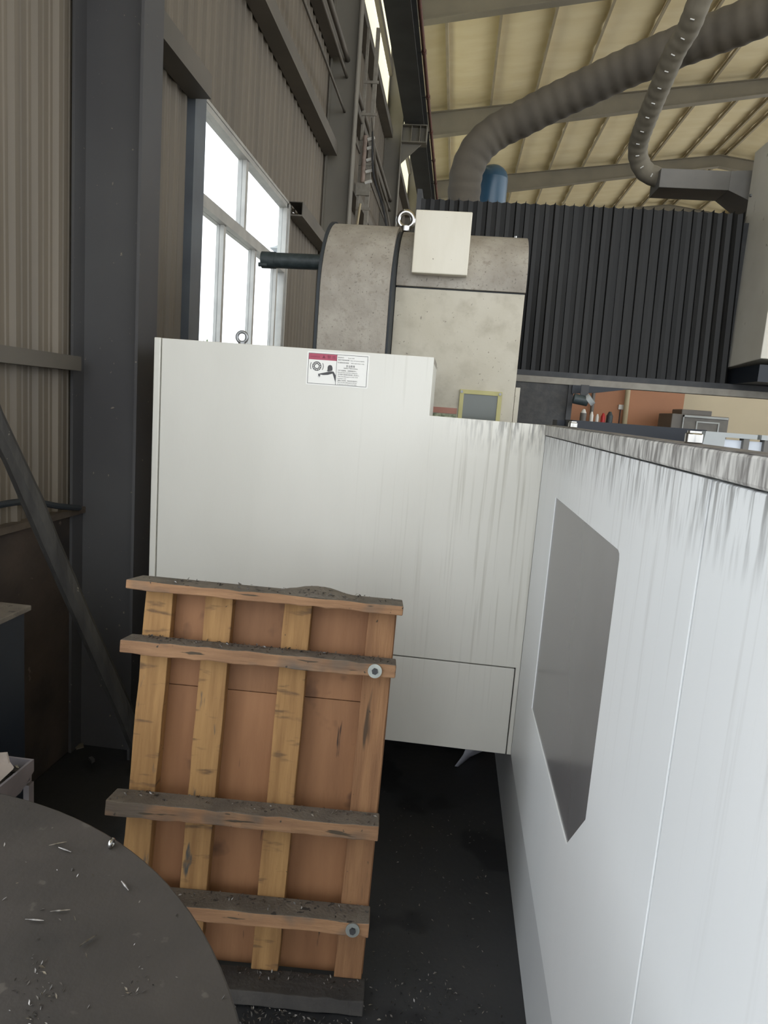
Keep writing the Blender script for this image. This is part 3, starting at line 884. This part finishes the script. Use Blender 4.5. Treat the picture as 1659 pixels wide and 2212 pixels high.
h1, _ = hose('exhaust_hose', 'thick dark ribbed exhaust hose sweeping up over the pleated cover', [(1000, 470, 4.3), (1003, 412, 4.3), (1010, 366, 4.28), (1033, 320, 4.27), (1074, 284, 4.26), (1129, 256, 4.22), (1197, 221, 4.17), (1266, 189, 4.11), (1335, 156, 4.05), (1403, 127, 3.98), (1472, 99, 3.91), (1540, 74, 3.84), (1609, 47, 3.76), (1680, 16, 3.68), (1760, -25, 3.58)], 0.096, 0.075, M['hose'])
h2, hp = hose('extraction_hose', 'thinner ribbed hose with bright clips hanging down to the grey duct stub', [(1560, -110, 3.2), (1512, 0, 3.3), (1487, 61, 3.4), (1460, 107, 3.5), (1435, 166, 3.62), (1417, 209, 3.72), (1396, 261, 3.85), (1380, 307, 3.98), (1379, 340, 4.05), (1394, 370, 4.09), (1424, 385, 4.095)], 0.050, 0.05, M['hose_light'])
for k in range(6, len(hp) - 4, 10):
    d_ = (Vector((0, 0, EYE)) - hp[k]).normalized()
    tt = (hp[k + 1] - hp[k - 1]).normalized()
    d_ = (d_ - tt * d_.dot(tt)).normalized()
    c_ = hp[k] + d_ * 0.0505
    sd = tt.cross(d_)
    MB().cyl(c_ - sd * .009, c_ + sd * .009, 0.0028, 6).build('hose_clip', M['whiteplastic'], h2, True)
bt = thing('blue_tank', 'blue painted cylinder with a domed top behind the pleated cover', 'tank', (0.104, 4.62, 1.85))
MB().cyl((0.104, 4.62, 1.85), (0.104, 4.62, 3.06), 0.097, 28).build('shell', M['bluepaint'], bt, True)
dm = MB()
rows = []
for k in range(7):
    a = math.radians(90 * k / 6)
    rows.append([(0.104 + .097 * math.cos(a) * math.cos(t_ * math.pi / 14), 4.62 + .097 * math.cos(a) * math.sin(t_ * math.pi / 14), 3.06 + .085 * math.sin(a)) for t_ in range(29)])
dm.strip(rows).build('dome', M['bluepaint'], bt, True)
MB().box(-0.0, 0.21, 4.5, 4.75, 0.0, 1.85).build('stand', M['dark'], bt)

# ------------------------------------------------------------------ far things seen through the gap
ob = thing('grey_machine_cabinet', 'low grey control cabinet standing by the orange partition', 'cabinet', (3.7, 11.3, 0))
MB().box(3.30, 4.14, 11.0, 11.7, 0, 1.83).build('body', M['machine_grey'], ob, bevel=.01)
MB().box(3.5, 3.95, 11.2, 11.7, 1.83, 1.91).build('top_box', M['machine_grey'], ob, bevel=.01)
dp = MB().box(3.48, 4.1, 10.98, 11.0, 1.2, 1.78).build('door', M['ductgrey'], ob)
MB().prism([(3.66, 1.55), (4.0, 1.55), (4.0, 1.74), (3.66, 1.74)], 1, 10.965, 10.98, 0, [[(3.68, 1.57), (3.98, 1.57), (3.98, 1.72), (3.68, 1.72)]]).build('display_frame', M['palegrey'], dp)
MB().box(3.46, 3.475, 10.97, 11.0, 1.2, 1.82).build('trim_bar', M['palegrey'], ob)
MB().box(3.46, 4.12, 10.97, 11.0, 1.79, 1.82).build('trim_bar', M['palegrey'], ob)
vp = MB().cyl((2.85, 11.9, 0), (2.80, 11.9, 2.9), 0.042, 14).build('upright_pipe', M['palecord'], None, True)
tag(vp, 'pale yellow upright pipe in front of the orange partition', 'pipe')
vp2 = MB().cyl((2.28, 11.9, 0), (2.26, 11.9, 2.9), 0.03, 12).build('upright_pipe', M['machine_grey'], None, True)
tag(vp2, 'brown upright pipe in front of the orange partition', 'pipe')
sw = MB().box(2.71, 2.79, 11.96, 12.0, 1.85, 1.93).build('wall_switch', M['whiteplastic'], None, bevel=.004)
tag(sw, 'small white switch box on the orange partition', 'switch')
cd = MB().cyl((2.75, 11.985, 1.2), (2.75, 11.985, 1.85), .008, 6).build('switch_cable', M['dark'])
tag(cd, 'thin dark cable hanging below the white switch box', 'cable')
wbn = thing('work_bench', 'dark bench with bottles along the orange partition', 'bench', (2.3, 11.4, 0))
MB().box(1.5, 2.75, 11.1, 11.8, 1.55, 1.60).build('bench_top', M['dark'], wbn)
for xx in (1.53, 2.68):
    for yy in (11.13, 11.73):
        MB().box(xx, xx + .05, yy, yy + .05, 0, 1.55).build('leg', M['dark'], wbn)
MB().box(1.5, 2.75, 11.75, 11.8, 1.0, 1.55).build('back_board', M['dark'], wbn)
for (xx, hh, rr, mm, ll) in ((2.03, .20, .05, 'machine_grey', 'squat grey can on the far bench'), (2.16, .17, .03, 'whiteplastic', 'tall white bottle on the far bench'), (2.25, .14, .025, 'whiteplastic', 'short white bottle on the far bench'), (2.34, .16, .035, 'red', 'red bottle on the far bench'), (2.44, .19, .05, 'greenpipe', 'dark green can on the far bench')):
    b_ = thing('bottle', ll, 'bottle', (xx, 11.3, 1.60), 'bottles on the far bench')
    MB().cyl((xx, 11.3, 1.60), (xx, 11.3, 1.60 + hh * .7), rr, 12).build('body', M[mm], b_, True)
    MB().cyl((xx, 11.3, 1.60 + hh * .7), (xx, 11.3, 1.60 + hh), rr * .9, 12, rr * .4).build('shoulder', M[mm if mm != 'machine_grey' else 'whiteplastic'], b_, True)

# ------------------------------------------------------------------ wooden pallet standing on edge
PO = Vector((-0.101, 1.592, 0.012))
PU = Vector((0.99625, 0.08458, -0.01827)).normalized()
PN = Vector((0.08631, -0.98650, 0.13917)).normalized()
PV = PN.cross(PU).normalized()
if PV.z < 0:
    PV = -PV
PM = Matrix(((PU.x, -PN.x, PV.x, PO.x), (PU.y, -PN.y, PV.y, PO.y), (PU.z, -PN.z, PV.z, PO.z), (0, 0, 0, 1)))   # local: x along boards, y into the pallet, z up
pal = thing('wooden_pallet', 'heavy wooden pallet standing on edge in front of the white guard', 'pallet')
pal.matrix_basis = PM


def plocal(mb, name, mats, bevel=0.003, smooth=False):
    o = bpy.data.objects.new(name, mb.mesh(name, mats, smooth))
    COL.objects.link(o)
    o.parent = pal
    if bevel:
        b = o.modifiers.new('edge', 'BEVEL')
        b.width = bevel
        b.segments = 2
        b.limit_method = 'ANGLE'
    return o


def plank(x0, x1, y0, y1, z0, z1, dust=True, n=10, seed=0, rag=0.004, axis=0):
    """slightly uneven timber: front arris wanders, dusty upper face as second material"""
    r = random.Random(seed)
    rows = []
    cnt = n + 1
    mb = MB()
    prev = None
    for i in range(cnt):
        t = i / n
        j = [r.uniform(-rag, rag) for _ in range(4)]
        if axis == 0:
            x = x0 + (x1 - x0) * t
            ring = [(x, y0 + abs(j[0]), z0 + j[1] * .5), (x, y1, z0), (x, y1, z1), (x, y0 + abs(j[2]), z1 + j[3] * .5)]
        else:
            z = z0 + (z1 - z0) * t
            ring = [(x0 + j[0] * .5, y0, z), (x1 + j[1] * .5, y0, z), (x1, y1, z), (x0, y1, z)]
        rows.append(ring)
    vs = [p for rg in rows for p in rg]
    for i in range(n):
        for k in range(4):
            mb_f = (i * 4 + k, i * 4 + (k + 1) % 4, (i + 1) * 4 + (k + 1) % 4, (i + 1) * 4 + k)
            mb.f.append(mb_f)
            mb.mi.append(1 if (dust and axis == 0 and k == 2) else 0)
    mb.v = vs
    mb.f += [(0, 1, 2, 3), tuple(reversed([n * 4 + k for k in range(4)]))]
    mb.mi += [0, 0]
    return mb


bars = [(1.062, 1.086, 0.0, 0.125, -0.728, 0.006), (0.893, 0.928, 0.0, 0.085, -0.729, 0.002), (0.460, 0.499, 0.0, 0.085, -0.730, -0.003), (0.203, 0.240, 0.0, 0.085, -0.730, -0.004), (-0.008, 0.031, 0.0, 0.095, -0.730, 0.001)]
bar_objs = []
for i, (z0, z1, y0, y1, x0, x1) in enumerate(bars):
    o = plocal(plank(x0, x1, y0, y1, z0, z1, True, 22, 20 + i, 0.004), 'crossbar', [M['soot'] if i == 4 else M['bar'], M['soot'] if i == 4 else M['dust']], 0.003)
    bar_objs.append(o)
for i, (x0, x1) in enumerate(((-0.700, -0.625), (-0.535, -0.459), (-0.317, -0.241), (-0.085, -0.010))):
    # each batten is cut by the crossbars, so it runs behind them in one length
    plocal(plank(x0, x1, 0.0855 if i else 0.0855, 0.125, 0.032, 1.061, False, 12, 40 + i, 0.003, 1), 'batten', M['batten_brown'] if i == 3 else M['batten'], 0.002)
zs = [(0.02, 0.445), (0.447, 0.787), (0.789, 1.06)]
xs_ = [(-0.70, -0.47), (-0.468, -0.25), (-0.248, -0.006)]
for (a, b) in zs:
    for (c, d_) in xs_:
        plocal(MB().box(c, d_, 0.1255, 0.140, a, b), 'board', M['ply'], 0.001)
for (bi, u_, v_) in ((1, -0.053, 0.910), (3, -0.047, 0.222)):
    wsh = MB().cyl((u_, 0.0005, v_), (u_, -0.004, v_), 0.0185, 28).mesh('washer', M['zinc'], True)
    wo_ = bpy.data.objects.new('washer', wsh)
    COL.objects.link(wo_)
    wo_.parent = bar_objs[bi]
    hx = MB().cyl((u_, -0.004, v_), (u_, -0.011, v_), 0.0085, 6).mesh('bolt_head', M['dark'])
    ho = bpy.data.objects.new('bolt_head', hx)
    COL.objects.link(ho)
    ho.parent = bar_objs[bi]


# ------------------------------------------------------------------ swarf
def chips(mb, c, n, spread, size, flatn=Vector((0, 0, 1)), f=None, m=2, pile=0.0):
    for _ in range(n):
        if f:
            p = f()
        else:
            p = c + Vector((random.gauss(0, spread[0]), random.gauss(0, spread[1]), abs(random.gauss(0, pile)) if pile else 0))
        s_ = size * random.uniform(0.5, 1.6)
        a = random.uniform(0, 6.28)
        d = Vector((math.cos(a), math.sin(a), random.uniform(-.3, .8))).normalized()
        e = d.cross(Vector((0, 0, 1))).normalized()
        e = (e + Vector((0, 0, random.uniform(-.8, .8)))).normalized()
        lft = Vector((0, 0, s_ * .35))
        mb.add([p - d * s_ + lft * .2, p + e * s_ * .35 + lft, p + d * s_ + lft * .4, p - e * s_ * .35 + lft * .1], [(0, 1, 2), (0, 2, 3)], random.choice((0, 0, 1)) if m == 2 else m)


def pw(u_, y_, v_):
    return PM @ Vector((u_, y_, v_))


MS = [M['swarf'], M['swarf_dark']]
for (bi, n, lab) in ((0, 320, 'heap of grey metal chips on the top board of the pallet'), (1, 260, 'metal chips lying on the second crossbar of the pallet'), (2, 120, 'metal chips scattered on the middle crossbar of the pallet'), (3, 110, 'metal chips on the fourth crossbar of the pallet'), (4, 200, 'glinting metal chips on the lowest board of the pallet')):
    z1 = bars[bi][1]
    mb = MB()
    for k in range(n):
        if bi == 0 and k < 230:
            u_ = random.gauss(-0.235, 0.055)
        else:
            u_ = random.uniform(-0.71, -0.01)
        dep = bars[bi][3] - 0.005
        y_ = random.uniform(0.01, dep) if bi == 0 or k % 3 == 0 else random.uniform(dep * .55, dep)
        hgt = 0.014 * math.exp(-((u_ + 0.235) / .06) ** 2) * random.random() if bi == 0 else 0
        chips(mb, pw(u_, y_, z1 + 0.002 + hgt), 1, (0, 0), 0.0042 if bi else 0.005)
    tag(mb.build('metal_chips', MS), lab, 'metal chips', None, 'stuff')
# dark heap on the top board
hp_ = MB()
rows = []
for i in range(15):
    a = i / 14
    row = []
    for j in range(7):
        b = j / 6
        h = 0.021 * math.sin(math.pi * a) ** 1.5 * math.sin(math.pi * b) ** 0.8 * (0.8 + 0.4 * random.random())
        row.append(pw(-0.36 + .26 * a, 0.012 + 0.108 * b, 1.0855 + h))
    rows.append(row)
o = hp_.strip(rows).build('chip_heap', M['dust'], None, True)
tag(o, 'low mound of grey iron dust on the top board of the pallet', 'dust heap', None, 'stuff')

# ------------------------------------------------------------------ round steel plate in the foreground
TC = Vector((-0.779, 0.301, 0))
TZ, TR = 0.92, 0.697
rt = thing('round_steel_table', 'large round dark steel plate table strewn with bright chips', 'table', (TC.x, TC.y, 0))
MB().cyl((TC.x, TC.y, TZ - 0.03), (TC.x, TC.y, TZ), TR, 128).build('table_top', M['plate'], rt, True, 0.003)
MB().cyl((TC.x, TC.y, 0.04), (TC.x, TC.y, TZ - 0.03), 0.20, 32).build('pedestal', M['dark'], rt, True)
MB().cyl((TC.x, TC.y, 0.0), (TC.x, TC.y, 0.04), 0.40, 48).build('foot_plate', M['dark'], rt, True)
mb = MB()


def on_plate():
    while True:
        p = TC + Vector((random.uniform(-.75, .75), random.uniform(-.75, .75), TZ + .001))
        if (p - TC).xy.length < TR - .01:
            return p


chips(mb, None, 700, None, 0.0026, f=on_plate, m=0)
for (x, y_) in ((85, 2160), (75, 2100), (300, 2130), (70, 2195)):
    chips(mb, at(x, y_, 2, TZ + .001), 22, (.010, .010), 0.0022)
for (x, y_) in ((125, 1825), (140, 1838), (270, 1916), (130, 1970), (190, 2035), (75, 1990)):
    p = at(x, y_, 2, TZ + .002)
    a = random.uniform(0, 3)
    mb.tube([p + Vector((math.cos(a) * t_ * .012, math.sin(a) * t_ * .012, .002)) for t_ in (-1, 0, 1)], [.0006, .0018, .0006], 6)
tag(mb.build('metal_chips', MS), 'bright metal chips scattered over the round steel plate', 'metal chips', None, 'stuff')
cp = at(241, 1822, 2, TZ + 0.006)
cu_ = MB().torus(cp, 0.0055, 0.003, 0, 18, 10).build('metal_curl', M['chrome'], None, True)
tag(cu_, 'single shiny curled metal ring at the edge of the round plate', 'metal curl')

# ------------------------------------------------------------------ chip cart behind the plate
ct = thing('chip_cart', 'grey steel tray on legs filled with metal chips behind the round plate', 'cart', (-1.12, 1.22, 0))
x0, x1, y0, y1, zr = -1.36, -0.911, 1.02, 1.426, 0.72
MB().prism([(y0, zr), (y1, zr), (y1, zr - .03), (y1 - 0.05, zr - 0.055), (y0, zr - .055)], 0, x1 - .006, x1).build('tray_side', M['cart'], ct)
MB().prism([(y0, zr), (y1, zr), (y1, zr - .03), (y1 - 0.05, zr - 0.055), (y0, zr - .055)], 0, x0, x0 + .006).build('tray_side', M['cart'], ct)
MB().box(x0 + .006, x1 - .006, y1 - .006, y1, zr - .055, zr).build('tray_end', M['cart'], ct)
MB().box(x0 + .006, x1 - .006, y0, y0 + .006, zr - .055, zr).build('tray_end', M['cart'], ct)
MB().box(x0 + .006, x1 - .006, y0 + .006, y1 - .006, zr - .055, zr - .05).build('tray_bottom', M['cart'], ct)
for xx in (x0, x1 - .014):
    for yy in (y0 + .001, y1 - .02):
        MB().box(xx, xx + .014, yy, yy + .019, 0, zr - .056).build('leg', M['cart'], ct)
mb = MB()
rows = []
for i in range(13):
    rows.append([(x0 + .008 + (x1 - x0 - .016) * i / 12, y0 + .008 + (y1 - y0 - .016) * j / 10, zr - .02 + .02 * math.sin(math.pi * i / 12) * math.sin(math.pi * j / 10) + random.uniform(-.004, .004)) for j in range(11)])
mb.strip(rows, 1)


def on_cart():
    i, j = random.random(), random.random()
    return Vector((x0 + .01 + (x1 - x0 - .02) * i, y0 + .01 + (y1 - y0 - .02) * j, zr - .016 + .02 * math.sin(math.pi * i) * math.sin(math.pi * j)))


chips(mb, None, 1500, None, 0.006, f=on_cart)
tag(mb.build('metal_chips', MS), 'glittering metal chips filling the grey tray', 'metal chips', None, 'stuff')
q = [at(-40, 1655, 1, 1.36), at(-40, 1632, 1, 1.38), at(14, 1629, 1, 1.38), at(19, 1650, 1, 1.37), at(28, 1662, 1, 1.36), at(0, 1688, 1, 1.34), at(-40, 1690, 1, 1.34)]
cbm = MB()
n_ = len(q)
off = Vector((0, .004, .003))
cbm.add(q + [p + off for p in q], [tuple(range(n_)), tuple(reversed(range(n_, 2 * n_)))] + [(i, (i + 1) % n_, (i + 1) % n_ + n_, i + n_) for i in range(n_)])
tag(cbm.build('cardboard_scrap', M['card']), 'torn grey cardboard scrap lying on the chips in the tray', 'cardboard')

# ------------------------------------------------------------------ dark cabinet by the wall
bc_ = thing('dark_cabinet', 'dark blue steel box with a dusty lid against the low wall', 'cabinet', (-1.41, 1.8, 0))
MB().box(-1.545, -1.275, 1.60, 1.95, 0, 0.888).build('body', M['bluedark'], bc_, bevel=.004)
MB().box(-1.548, -1.262, 1.59, 1.965, 0.888, 0.905).build('lid', M['dust'], bc_, bevel=.003)
MB().box(-1.53, -1.29, 1.596, 1.60, 0.06, 0.86).build('door', M['bluedark'], bc_, bevel=.002)

# leaning timber
a, b = Vector((-1.45, 2.06, 1.48)), Vector((-1.15, 2.60, 0.03))
pth = [a.lerp(b, t_ / 10) + Vector((random.uniform(-.004, .004), random.uniform(-.004, .004), 0)) for t_ in range(-1, 11)]
pl_ = MB().tube(pth, [0.034 + random.uniform(-.002, .002) for _ in pth], 8).build('timber_prop', M['pole'], None, True)
tag(pl_, 'grey weathered timber pole leaning beside the steel column', 'timber')
# sagging black cable on the low wall
cbp = spline([(-1.50, 1.9, 1.17), (-1.49, 2.25, 1.175), (-1.49, 2.5, 1.125), (-1.50, 2.66, 1.095)], 8)
tag(MB().tube(cbp, .012, 8).build('black_cable', M['seal'], None, True), 'black cable sagging along the top of the low wall', 'cable')

# scraps and rag on the floor
def scrap(name, pts, m, label, cat, th=.004):
    n = len(pts)
    mb = MB()
    up = Vector((0, 0, th))
    mb.add([Vector(p) for p in pts] + [Vector(p) + up for p in pts], [tuple(range(n)), tuple(reversed(range(n, 2 * n)))] + [(i, (i + 1) % n, (i + 1) % n + n, i + n) for i in range(n)])
    return tag(mb.build(name, M[m]), label, cat)


fp = lambda x, y_, z=0.002: at(x, y_, 2, z)
scrap('paper_scrap', [fp(158, 1612), fp(180, 1607), fp(181, 1615), fp(165, 1620)], 'paper', 'pale paper scrap on the floor by the column foot', 'scrap', .006)
scrap('wood_sliver', [fp(112, 1627), fp(128, 1600), fp(130, 1606), fp(118, 1627)], 'paper', 'upright looking wooden sliver on the floor by the low wall', 'scrap', .01)
scrap('metal_scrap', [fp(191, 1641), fp(199, 1639), fp(205, 1645), fp(198, 1650)], 'steel', 'small bright metal scrap on the floor between wall and pallet', 'scrap', .012)
rg = MB()
rows = []
P = [[fp(982, 1655, .004), fp(1000, 1630, .05), fp(1008, 1612, .09), fp(1010, 1590, .06)], [fp(988, 1656, .004), fp(1008, 1634, .02), fp(1024, 1622, .06), fp(1034, 1600, .03)], [fp(990, 1654, .003), fp(1016, 1634, .004), fp(1040, 1624, .02), fp(1060, 1606, .003)]]
rg.strip(P)
ro = rg.build('plastic_rag', M['rag'], None, True)
so = ro.modifiers.new('thick', 'SOLIDIFY')
so.thickness = 0.003
tag(ro, 'crumpled pale plastic sheet on the floor under the white guard', 'rag')
mb = MB()


def on_floor():
    r_ = random.random()
    if r_ < .6:
        return Vector((random.uniform(-.45, .02), random.uniform(1.44, 1.57), .001 + .01 * random.random()))
    if r_ < .8:
        return Vector((min(.27, random.gauss(.05, .12)), random.gauss(1.6, .1), .001))
    return Vector((random.uniform(-.1, .27), random.uniform(1.4, 2.6), .001))


chips(mb, None, 1500, None, 0.0042, f=on_floor)
tag(mb.build('metal_chips', MS), 'glinting metal chips strewn over the black floor by the pallet foot', 'metal chips', None, 'stuff')
